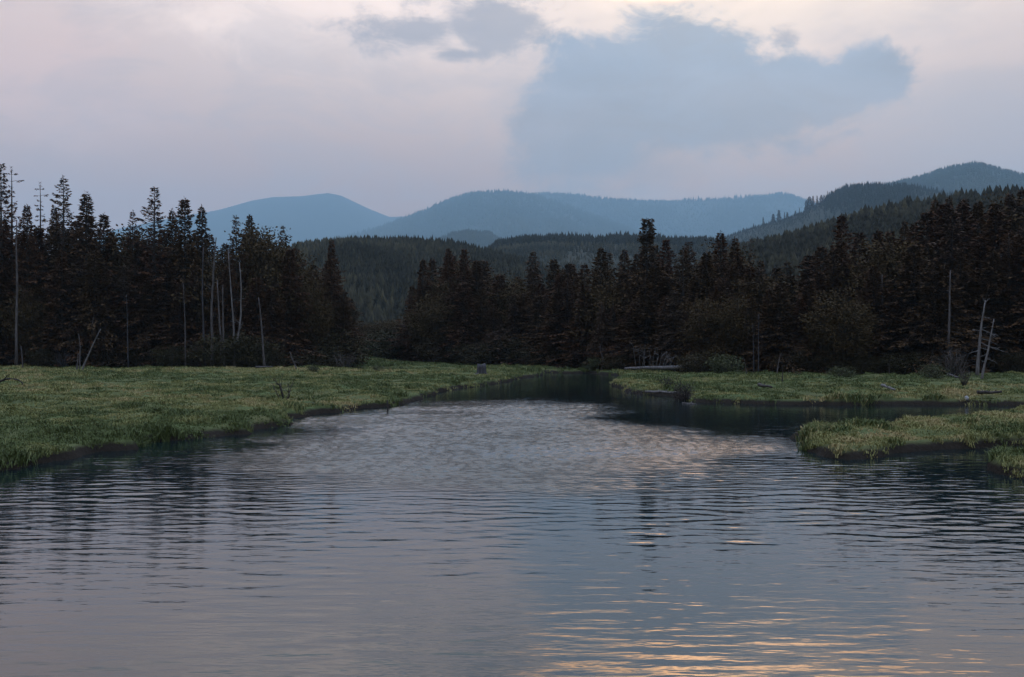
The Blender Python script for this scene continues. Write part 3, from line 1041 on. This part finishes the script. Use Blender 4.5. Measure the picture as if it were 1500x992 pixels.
# ------------------------------------------------------------------ grass (one mass of blades)
def make_grass():
    rng = np.random.default_rng(77)
    n = 640000
    # even over the ground near by, thinning with distance
    r = np.exp(rng.uniform(math.log(33), math.log(215), n))
    a = np.radians(rng.uniform(-31, 31, n))
    x, y = r * np.sin(a), r * np.cos(a)
    sd = land_sd(x, y)
    z = ground_h(x, y, sd)
    fr = np.interp(CX + F * x / y, FRONT[:, 0], FRONT[:, 1]) + 6
    lush = fbm(x * .16, y * .16, 3, 51)
    lush2 = fbm(x * .75, y * .75, 2, 55)
    keep = (sd > -.15) & (z > .08 + .14 * rng.random(n) - .8 * np.clip(fbm(x * .5, y * .5, 3, 57), -.5, .6)) & (y < fr)
    keep &= (rng.random(n) < .66 + .55 * lush2 + .4 * lush)
    x, y, z, sd, r, lush, lush2 = (v[keep] for v in (x, y, z, sd, r, lush, lush2))
    n = len(x)
    patch = fbm(x * .05 + 3, y * .05, 3, 61)
    straw = np.clip(.36 + .75 * patch + .55 * fbm(x * .45, y * .45, 2, 63) + rng.normal(0, .09, n), 0, 1)
    hgt = (.15 + .10 * lush + .20 * lush2 + .12 * sst(2.0, .3, sd)) * rng.uniform(.6, 1.4, n) * (.75 + r / 220)
    sedge = sst(.10, .42, fbm(x * .33, y * .33, 3, 58)) * (.45 + .55 * sst(14, 1, sd))
    straw = np.clip(straw - .55 * sedge * (rng.random(n) < .8), 0, 1)
    hgt = np.clip(hgt * .62 * (1 + 1.5 * sedge), .06, .8)
    nb = 4
    x, y, z, hgt, straw, r = (np.repeat(v, nb) for v in (x, y, z, hgt, straw, r))
    N = n * nb
    sc = r / 90
    x = x + rng.normal(0, .06, N) * (1 + sc)
    y = y + rng.normal(0, .06, N) * (1 + sc)
    th = rng.uniform(0, 6.28, N)
    ln = rng.uniform(.35, 1.2, N)
    ox, oy = np.cos(th) * ln * hgt, np.sin(th) * ln * hgt
    w = (.009 + .00019 * r) * rng.uniform(.7, 1.4, N)
    ph = rng.uniform(0, 3.14, N)
    wx_, wy_ = np.cos(ph) * w, np.sin(ph) * w
    hh = hgt * rng.uniform(.7, 1.15, N)
    b0 = np.stack([x - wx_, y - wy_, z - .03], 1)
    b1 = np.stack([x + wx_, y + wy_, z - .03], 1)
    m0 = np.stack([x - wx_ * .8 + ox * .35, y - wy_ * .8 + oy * .35, z + hh * .65], 1)
    m1 = np.stack([x + wx_ * .8 + ox * .35, y + wy_ * .8 + oy * .35, z + hh * .65], 1)
    tp = np.stack([x + ox, y + oy, z + hh * (1.05 - .4 * ln ** 2)], 1)
    V = np.stack([b0, b1, m1, m0, tp], 1).reshape(-1, 3)
    k = np.arange(N) * 5
    q = np.stack([k, k + 1, k + 2, k + 3], 1)
    tr = np.stack([k + 3, k + 2, k + 4], 1)
    return V, q, tr, np.repeat(straw, 5)


m, t, b = material('meadow_grass')
at = t.n('ShaderNodeAttribute', attribute_name='tint')
c = t.mix(t.ss(at.outputs['Fac'], .10, .50), (.072, .092, .028), (.185, .182, .062))
c = t.mix(t.ss(at.outputs['Fac'], .50, .95), c, (.30, .235, .105))
t.put(b.inputs['Base Color'], c)
b.inputs['Roughness'].default_value = .7
b.inputs['Specular IOR Level'].default_value = .15
V, q, tr, tint = make_grass()
grass = link('grass', mesh_np('grass', V, [q, tr], m, False, {'tint': tint}))
tag(grass, 'damp green and straw-coloured meadow grass on the river banks', 'grass', kind='stuff')


# ------------------------------------------------------------------ hills and mountains
def hill_height(ridge, D, Wf, Wb, px, tpos, rough, seed):
    yr = np.interp(px, ridge[:, 0], ridge[:, 1])
    H = Z(yr, D)
    prof = np.where(tpos < 0, 1 - np.abs(tpos) ** 1.35, 1 - tpos ** 2)
    prof = np.clip(prof, 0, 1)
    x = X(px, D) + 0 * tpos
    y = np.where(tpos < 0, tpos * Wf, tpos * Wb)
    lm = max(60.0, H.max() * .8)
    n = fbm(x / lm * 1.6 + seed, y / lm * .9, 5, seed)
    gul = 1 - np.abs(fbm(x / lm * 2.6 + 9, y / lm * .6, 3, seed + 7))
    mid = np.sin(np.clip(prof, 0, 1) * math.pi)
    return H * prof + H * rough * (n * .5 * mid + (gul - .75) * .6 * mid)


KS = 1.6


def hill(name, ridge, D, Wf, Wb, mat, label, rough=.16, nx=260, nt=70, seed=1):
    if D > 1000:
        D, Wf, Wb = D * KS, Wf * KS, Wb * KS
    ridge = np.array(ridge, float)
    px = np.linspace(ridge[0, 0], ridge[-1, 0], nx)
    tp = np.linspace(-1, 1, nt)
    PX, TP = np.meshgrid(px, tp, indexing='ij')
    h = hill_height(ridge, D, Wf, Wb, PX, TP, rough, seed)
    Y = D + np.where(TP < 0, TP * Wf, TP * Wb)
    Xw = (PX - CX) / F * Y
    edge = np.clip(np.minimum(PX - px[0], px[-1] - PX) / (px[-1] - px[0]) * 14, 0, 1)
    base = -4.0
    Zw = base + (h - base) * np.clip(edge, 0.0, 1)
    Zw[:, 0] = base
    Zw[:, -1] = base
    V = np.stack([Xw.ravel(), Y.ravel(), Zw.ravel()], 1)
    i = np.arange(nx - 1)[:, None]
    j = np.arange(nt - 1)[None, :]
    q = np.stack([i * nt + j, (i + 1) * nt + j, (i + 1) * nt + j + 1, i * nt + j + 1], -1).reshape(-1, 4)
    o = link(name, mesh_np(name, V, [q], mat, True))
    tag(o, label, 'hill', kind='structure')
    return dict(X=Xw, Y=Y, Z=Zw, nx=nx, nt=nt, D=D)


def tiers(nt_, ns, jag):
    V, T = [], []
    for k in range(nt_):
        z0 = .04 + .80 * k / nt_
        z1 = min(1.0, z0 + 1.25 / nt_ + .12)
        r = .5 * (1 - k / nt_) ** .8 * (1 if k else .9)
        b0 = len(V)
        V.append((0, 0, z1))
        for s in range(ns):
            a = s / ns * 2 * math.pi + k * .7
            rr_ = r * (1 if s % 2 == 0 else jag)
            V.append((rr_ * math.cos(a), rr_ * math.sin(a), z0 + (.0 if s % 2 == 0 else .05)))
        for s in range(ns):
            T.append((b0, b0 + 1 + s, b0 + 1 + (s + 1) % ns))
    return np.array(V), np.array(T)


def forest(name, hd, n, hmin, hmax, aspect, mat, label, tier=(3, 6, .55), seed=1, tlo=-.95, thi=.12, thin=None, tintf=None, hfun=None):
    rng = np.random.default_rng(seed)
    if hd['D'] > 1000:
        hmin, hmax = hmin * KS, hmax * KS
    fi = rng.uniform(1, hd['nx'] - 2, n)
    ft = (rng.uniform(tlo, thi, n) + 1) / 2 * (hd['nt'] - 1)
    i0, j0 = fi.astype(int), ft.astype(int)
    j0 = np.clip(j0, 0, hd['nt'] - 2)
    u, w = fi - i0, ft - j0

    def bil(A):
        return (A[i0, j0] * (1 - u) + A[i0 + 1, j0] * u) * (1 - w) + (A[i0, j0 + 1] * (1 - u) + A[i0 + 1, j0 + 1] * u) * w
    x, y, z = bil(hd['X']), bil(hd['Y']), bil(hd['Z'])
    keep = (z > 1.0) & (rng.random(n) < np.where(fbm(x / hmax / 10, y / hmax / 14, 3, seed + 9) < -.22, .35, 1.0))
    pxs = CX + F * x / y
    tt = ft / (hd['nt'] - 1) * 2 - 1
    if thin is not None:
        keep &= rng.random(n) < thin(pxs, tt, x, y)
    x, y, z, pxs, tt = (v[keep] for v in (x, y, z, pxs, tt))
    n = len(x)
    h = (hmin * .6 + (hmax * 1.25 - hmin * .6) * rng.beta(1.6, 2.2, n)) * (.65 + .75 * (fbm(x / hmax / 9, y / hmax / 9, 2, seed) * .5 + .5))
    if hfun is not None:
        h = h * hfun(pxs, tt, x, y)
    tint = np.clip(.30 + .85 * fbm(x / hmax / 12, y / hmax / 12, 4, seed + 3) + rng.normal(0, .17, n), 0, 1)
    if tintf is not None:
        tint = np.clip(tintf(pxs, tt, tint), 0, 1)
    TV, TT = tiers(*tier)
    a = rng.uniform(0, 6.28, n)
    wv = h * aspect * rng.uniform(.75, 1.3, n)
    ca, sa = np.cos(a)[:, None], np.sin(a)[:, None]
    Vx = x[:, None] + wv[:, None] * (TV[None, :, 0] * ca - TV[None, :, 1] * sa)
    Vy = y[:, None] + wv[:, None] * (TV[None, :, 0] * sa + TV[None, :, 1] * ca)
    Vz = z[:, None] - .03 * h[:, None] + h[:, None] * TV[None, :, 2]
    V = np.stack([Vx, Vy, Vz], -1).reshape(-1, 3)
    k = len(TV)
    T = (np.arange(n)[:, None, None] * k + TT[None]).reshape(-1, 3)
    o = link(name, mesh_np(name, V, [T], mat, False, {'tint': np.repeat(tint, k)}))
    tag(o, label, 'forest', kind='stuff')


M_HILL = foliage_mat('hill_scrub', (.016, .017, .011), (.028, .028, .016), (.022, .024, .014))
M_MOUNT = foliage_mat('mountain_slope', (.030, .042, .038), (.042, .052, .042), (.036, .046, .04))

# near green hill behind the far woods
hd = hill('green_hill', [(850, 500), (960, 440), (1040, 398), (1100, 372), (1180, 351), (1240, 335), (1300, 325), (1400, 312), (1500, 302), (1620, 296), (1800, 330), (1950, 430), (2050, 500)],
          620, 380, 350, M_HILL, 'green wooded hill rising behind the far woods', rough=.10, nx=200, nt=60, seed=3)
forest('hillside_forest', hd, 15000, 4, 8, .85, M_FAR, 'mixed green forest covering the hill behind the far woods', (4, 9, .72), seed=4, tintf=lambda p, q, c: c * .9 + .15)
# grey-green hill seen through the valley gap
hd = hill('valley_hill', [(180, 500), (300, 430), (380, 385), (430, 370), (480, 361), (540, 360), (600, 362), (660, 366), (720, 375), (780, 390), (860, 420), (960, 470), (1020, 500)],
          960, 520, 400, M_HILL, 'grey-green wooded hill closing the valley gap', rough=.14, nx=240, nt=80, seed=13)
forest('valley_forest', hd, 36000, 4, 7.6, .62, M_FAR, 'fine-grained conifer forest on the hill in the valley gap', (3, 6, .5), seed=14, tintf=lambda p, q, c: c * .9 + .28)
# flat-topped ridge
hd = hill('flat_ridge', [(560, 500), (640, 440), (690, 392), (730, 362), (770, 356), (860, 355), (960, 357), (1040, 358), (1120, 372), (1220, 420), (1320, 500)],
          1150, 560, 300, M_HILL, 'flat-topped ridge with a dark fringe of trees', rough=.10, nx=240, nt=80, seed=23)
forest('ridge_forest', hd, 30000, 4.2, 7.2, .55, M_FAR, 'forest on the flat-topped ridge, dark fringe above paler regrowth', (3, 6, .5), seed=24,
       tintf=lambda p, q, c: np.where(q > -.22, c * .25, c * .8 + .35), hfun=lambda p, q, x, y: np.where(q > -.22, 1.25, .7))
# hazy ridge with single trees
R5 = [(960, 420), (1010, 372), (1060, 350), (1100, 336), (1150, 323), (1180, 311), (1205, 297), (1216, 290), (1240, 278), (1280, 275), (1330, 276), (1380, 284), (1440, 300), (1520, 330), (1640, 400), (1760, 500)]
R5 = [(900, 500)] + R5
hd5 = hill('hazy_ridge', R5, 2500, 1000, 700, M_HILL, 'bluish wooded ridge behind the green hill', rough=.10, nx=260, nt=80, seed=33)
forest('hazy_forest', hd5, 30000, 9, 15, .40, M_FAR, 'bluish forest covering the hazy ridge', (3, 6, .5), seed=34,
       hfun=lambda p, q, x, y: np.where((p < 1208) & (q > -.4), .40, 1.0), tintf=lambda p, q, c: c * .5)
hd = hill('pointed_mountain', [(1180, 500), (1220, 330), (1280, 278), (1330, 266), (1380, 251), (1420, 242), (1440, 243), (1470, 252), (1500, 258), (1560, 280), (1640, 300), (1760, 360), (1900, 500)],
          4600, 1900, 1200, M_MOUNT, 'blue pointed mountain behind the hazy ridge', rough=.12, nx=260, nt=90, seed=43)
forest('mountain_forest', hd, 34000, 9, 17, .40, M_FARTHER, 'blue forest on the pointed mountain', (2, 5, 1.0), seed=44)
hd = hill('small_hump', [(560, 420), (610, 372), (640, 354), (662, 344), (690, 340), (718, 342), (735, 354), (765, 380), (800, 420)],
          4300, 900, 600, M_MOUNT, 'small dark wooded hump before the middle mountain', rough=.08, nx=140, nt=50, seed=53)
forest('hump_forest', hd, 12000, 10, 17, .40, M_FARTHER, 'forest on the small dark hump', (2, 5, 1.0), seed=54)
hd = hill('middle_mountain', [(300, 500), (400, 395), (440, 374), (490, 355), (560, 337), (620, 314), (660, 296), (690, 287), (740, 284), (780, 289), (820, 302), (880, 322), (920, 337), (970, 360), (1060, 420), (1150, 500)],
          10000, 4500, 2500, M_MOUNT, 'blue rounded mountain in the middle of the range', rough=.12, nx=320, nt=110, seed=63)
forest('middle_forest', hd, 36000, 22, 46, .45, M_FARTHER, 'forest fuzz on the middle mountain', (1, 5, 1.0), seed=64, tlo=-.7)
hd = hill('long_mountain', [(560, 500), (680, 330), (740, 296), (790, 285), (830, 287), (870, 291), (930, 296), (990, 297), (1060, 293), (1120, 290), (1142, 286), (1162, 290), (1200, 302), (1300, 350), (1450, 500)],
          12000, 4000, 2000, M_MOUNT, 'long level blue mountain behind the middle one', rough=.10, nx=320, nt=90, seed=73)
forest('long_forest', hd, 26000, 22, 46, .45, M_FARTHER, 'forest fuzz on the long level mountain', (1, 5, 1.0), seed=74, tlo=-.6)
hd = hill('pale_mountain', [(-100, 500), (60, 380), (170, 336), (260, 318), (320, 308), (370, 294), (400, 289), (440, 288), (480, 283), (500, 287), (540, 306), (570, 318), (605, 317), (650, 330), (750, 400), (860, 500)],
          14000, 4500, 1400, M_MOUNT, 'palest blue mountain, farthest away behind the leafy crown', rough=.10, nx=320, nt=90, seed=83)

# single trees standing out on the hazy ridge
lowtrees = []
for sd_ in (1, 2, 3):
    w_, c_ = conifer(200 + sd_, 20, 4.6, z0=.1, gap=.9, nb=(4, 5), dens=3.5, spray=(1.0, 2.0), wide=.32, droop=.3)
    lowtrees.append((w_.mesh('ridge_tree_trunk', M_BARK), c_.mesh('ridge_tree_crown', M_SPRUCE)))
for i, (px, yb, yt, where) in enumerate([(1089, 342, 333, 'lowest'), (1104, 337, 326, 'second lowest'), (1118, 334, 319, 'spiky one low'), (1133, 330, 316, 'squat'), (1141, 328, 311, 'clustered'), (1149, 325, 311, 'blunt'),
                                  (1153, 324, 309, 'darkest of the clump'), (1165, 320, 308, 'lone gappy'), (1171, 318, 304, 'slender'), (1181, 313, 294, 'tall dark'), (1186, 311, 291, 'tallest dark'), (1191, 309, 292, 'bushy dark'),
                                  (1197, 305, 288, 'pale'), (1203, 302, 285, 'twin'), (1207, 299, 282, 'thin pale topmost'), (1212, 295, 277, 'bare-stemmed topmost')]):
    D = 2480.0 * KS
    x = X(px, D)
    j = int(np.argmin(np.abs(hd5['X'][:, 39] / hd5['Y'][:, 39] - x / D)))
    zb = float(hd5['Z'][j, 39])
    o = bpy.data.objects.new('ridge_tree', None)
    COL.objects.link(o)
    o.location = (x, D, zb - .8)
    s = (yb - yt) * (.62 + .38 * math.sin(i * 2.7) ** 2) / F * D / 20
    sw = s * (1.0 + .5 * math.cos(i * 1.9))
    o.scale = (sw, sw, s)
    o.rotation_euler = (0, 0, i * 1.3)
    tag(o, f'{where} tree on the bare crest of the hazy ridge', 'tree', 'trees along the crest of the hazy ridge')
    link('trunk', lowtrees[i % 3][0], o)
    link('crown', lowtrees[i % 3][1], o)

# ------------------------------------------------------------------ haze
m = bpy.data.materials.new('evening_haze')
m.use_nodes = True
nt_ = m.node_tree
nt_.nodes.clear()
out = nt_.nodes.new('ShaderNodeOutputMaterial')
pv = nt_.nodes.new('ShaderNodeVolumePrincipled')
pv.inputs['Color'].default_value = (.54, .85, 1.0, 1)
pv.inputs['Density'].default_value = 5.4e-5
pv.inputs['Anisotropy'].default_value = .25
nt_.links.new(pv.outputs[0], out.inputs['Volume'])
lo, hi = np.array([-26000, -26000, -8.0]), np.array([26000, 26500, 3560.0])
V = np.array([[lo[0], lo[1], lo[2]], [hi[0], lo[1], lo[2]], [hi[0], hi[1], lo[2]], [lo[0], hi[1], lo[2]],
              [lo[0], lo[1], hi[2]], [hi[0], lo[1], hi[2]], [hi[0], hi[1], hi[2]], [lo[0], hi[1], hi[2]]])
q = np.array([[0, 3, 2, 1], [4, 5, 6, 7], [0, 1, 5, 4], [1, 2, 6, 5], [2, 3, 7, 6], [3, 0, 4, 7]])
haze = link('haze', mesh_np('haze', V, [q], m))
tag(haze, 'pale blue evening haze over the whole valley', 'haze', kind='stuff')

# ------------------------------------------------------------------ sky
SUN_EL, SUN_AZ = 23.0, 12.5
world = bpy.data.worlds.new('World')
scene.world = world
world.use_nodes = True
w = NT(world.node_tree)
world.node_tree.nodes.clear()
wo = w.n('ShaderNodeOutputWorld')
bg = w.n('ShaderNodeBackground')
bg.inputs['Strength'].default_value = .10
sky = w.n('ShaderNodeTexSky', sky_type='NISHITA')
sky.sun_disc = False
sky.sun_elevation = math.radians(SUN_EL)
sky.sun_rotation = math.radians(SUN_AZ)
sky.dust_density = 3.0
co = w.n('ShaderNodeTexCoord')
vec = co.outputs['Generated']
sp = w.n('ShaderNodeSeparateXYZ')
w.put(sp.inputs[0], vec)
az = w.m('MULTIPLY', w.m('ARCTAN2', sp.outputs[0], sp.outputs[1]), 57.29578)
el = w.m('MULTIPLY', w.m('ARCSINE', sp.outputs[2]), 57.29578)
# soft wobble for the cloud outlines
vz = w.map(vec, (1, 1, 1.7))
nA = w.noise(w.map(vec, (1, 1, 1.7), (2.2, .9, 1.4)), 11.0, 8, .66, .5)
nB = w.noise(w.map(vec, (1, 1, 1.7), (3.1, 1.7, .4)), 36.0, 6, .62, .4)
nC = w.noise(w.map(vec, (1, 1, 3.2), (7.1, 2.7, .9)), 3.0, 5, .55, .4)
nW = w.noise(w.map(vec, (1, 1, 2.2), (1.3, 5.2, 2.2)), 9.0, 5, .6, .6)


def deg(px, py):
    a = math.atan((px - CX) / F)
    return math.degrees(a), math.degrees(math.atan((HY - py) / F * math.cos(a)))


def blob(px, py, rx, ry):
    a0, e0 = deg(px, py)
    ra, re = math.degrees(rx / F) * math.cos(math.radians(a0)) ** 1, math.degrees(ry / F)
    da = w.m('DIVIDE', w.m('SUBTRACT', az, a0), ra)
    de = w.m('DIVIDE', w.m('SUBTRACT', el, e0), re)
    d = w.m('SQRT', w.m('ADD', w.m('MULTIPLY', da, da), w.m('MULTIPLY', de, de)))
    return w.m('SUBTRACT', 1.0, d)


def union(bl):
    r = bl[0]
    for q_ in bl[1:]:
        r = w.m('SMOOTH_MAX', r, q_, .12)
    return r


def S(r, g, b_):
    return (r * 10, g * 10, b_ * 10, 1)


# base veil: lavender low, pink-grey higher, warm round the hidden sun
tel = w.ss(el, 6.0, 17.5)
veil = w.mix(tel, S(.68, .33, .17), S(1.30, 1.00, .83))
veil = w.mix(w.ss(el, 16.6, 20.5), veil, S(.50, .68, .74))
veil = w.mix(w.ss(el, 28.0, 46.0), veil, S(2.2, 3.0, 4.7))
veil = w.mix(w.m('MULTIPLY', w.ss(az, -6, -24), .45), veil, S(.92, .64, .54))
veil = w.mix(w.m('MULTIPLY', w.ss(az, 14, 27), .35), veil, S(.80, .57, .44))
gl = w.ss(w.m('ADD', blob(1090, -20, 470, 125), w.m('MULTIPLY', w.m('SUBTRACT', nA, .5), .35)), 0.0, .9)
veil = w.mix(w.m('MULTIPLY', w.ss(w.m('ADD', blob(40, 110, 260, 120), w.m('MULTIPLY', w.m('SUBTRACT', nA, .5), 1.2)), 0, .8), .6), veil, S(1.20, .78, .62))
veil = w.mix(w.m('MULTIPLY', w.ss(w.m('ADD', blob(560, -5, 480, 120), w.m('MULTIPLY', w.m('SUBTRACT', nA, .5), 1.6)), 0, .9), .7), veil, S(1.75, 1.36, 1.12))
veil = w.mix(gl, veil, S(1.7, 1.28, .92))
hot = w.ss(w.m('ADD', blob(1150, -62, 500, 58), w.m('MULTIPLY', w.m('SUBTRACT', nA, .5), 1.6)), .12, .60)
veil = w.mix(hot, veil, S(6.0, 3.3, 1.5))
# broken undersides
veil = w.mix(w.m('MULTIPLY', w.ss(nC, .44, .66), .5), veil, S(.62, .52, .50))
veil = w.mix(w.m('MULTIPLY', w.ss(nW, .44, .68), .3), veil, S(.58, .50, .50))
edge = w.m('ADD', w.m('MULTIPLY', w.m('SUBTRACT', nA, .5), 3.0), w.m('MULTIPLY', w.m('SUBTRACT', nB, .5), 1.3))
big = union([blob(915, 140, 145, 95), blob(1000, 115, 165, 95), blob(1120, 140, 180, 62), blob(1270, 108, 75, 48), blob(850, 190, 110, 95), blob(1050, 160, 160, 70)])
bigm = w.ss(w.m('ADD', big, w.m('MULTIPLY', edge, .55)), -.18, .34)
soft = w.ss(w.m('ADD', union([blob(900, 235, 190, 70), blob(1010, 190, 220, 60)]), w.m('MULTIPLY', edge, .45)), -.10, .80)
two = union([blob(605, 48, 150, 34), blob(715, 40, 110, 56), blob(680, 80, 70, 15), blob(1150, 54, 30, 22)])
twom = w.ss(w.m('ADD', two, w.m('MULTIPLY', edge, .9)), -.15, .7)
top = w.ss(w.m('ADD', union([blob(700, -40, 220, 60), blob(1290, -110, 240, 50), blob(950, -190, 420, 60)]), w.m('MULTIPLY', edge, .9)), -.1, .9)
dark = w.mix(w.m('ADD', w.ss(el, 9.0, 16.0), w.m('MULTIPLY', w.m('SUBTRACT', nW, .5), 2.2), clamp=True), S(.27, .25, .26), S(.23, .33, .46))
veil = w.mix(w.m('MULTIPLY', top, .3), veil, S(.55, .48, .48))
veil = w.mix(w.m('MULTIPLY', soft, .6), veil, dark)
veil = w.mix(w.m('MULTIPLY', twom, .78), veil, S(.34, .32, .36))
lite = w.mix(w.ss(el, 9.0, 16.0), S(.42, .38, .40), S(.46, .50, .60))
dark = w.mix(w.m('MULTIPLY', w.ss(w.m('ADD', w.m('MULTIPLY', nC, .6), w.m('MULTIPLY', nW, .4)), .42, .66), .75), dark, lite)
body = w.m('MULTIPLY', bigm, w.m('ADD', w.m('MULTIPLY', w.ss(el, 8.0, 13.5), .42), .48))
veil = w.mix(body, veil, dark)
cover = w.mix(.955, sky.outputs[0], veil)
cover = w.mix(w.ss(el, -.5, -4.0), cover, S(.05, .05, .05))
w.put(bg.inputs['Color'], cover)
w.put(wo.inputs['Surface'], bg.outputs[0])
try:
    world.cycles.sampling_method = 'MANUAL'
    world.cycles.sample_map_resolution = 512
except Exception:
    pass

# weak veiled sun
sl = bpy.data.lights.new('sun', 'SUN')
sl.energy = .045
sl.angle = math.radians(12)
sl.color = (1.0, .58, .32)
so = bpy.data.objects.new('sun', sl)
COL.objects.link(so)
so.rotation_euler = (math.radians(90 - SUN_EL), 0, math.radians(180 - SUN_AZ))
so.location = (200, 900, 380)

# ------------------------------------------------------------------ camera and film
cam = bpy.data.cameras.new('camera')
cam.sensor_width = 36
cam.lens = 36 * F / 1500
cam.shift_y = (HY - 496) / 1500
cam.clip_start = .1
cam.clip_end = 60000
cobj = bpy.data.objects.new('camera', cam)
COL.objects.link(cobj)
cobj.location = (0, 0, CAMH)
cobj.rotation_euler = (math.radians(90), 0, 0)
scene.camera = cobj
scene.view_settings.view_transform = 'Standard'
scene.view_settings.look = 'None'
scene.view_settings.exposure = 0
scene.view_settings.gamma = 1
scene.view_settings.use_curve_mapping = False
scene.render.engine = 'CYCLES'
cy = scene.cycles
cy.use_denoising = True
cy.max_bounces = 5
cy.diffuse_bounces = 2
cy.glossy_bounces = 3
cy.volume_bounces = 0
cy.transparent_max_bounces = 4
cy.caustics_reflective = False
cy.caustics_refractive = False
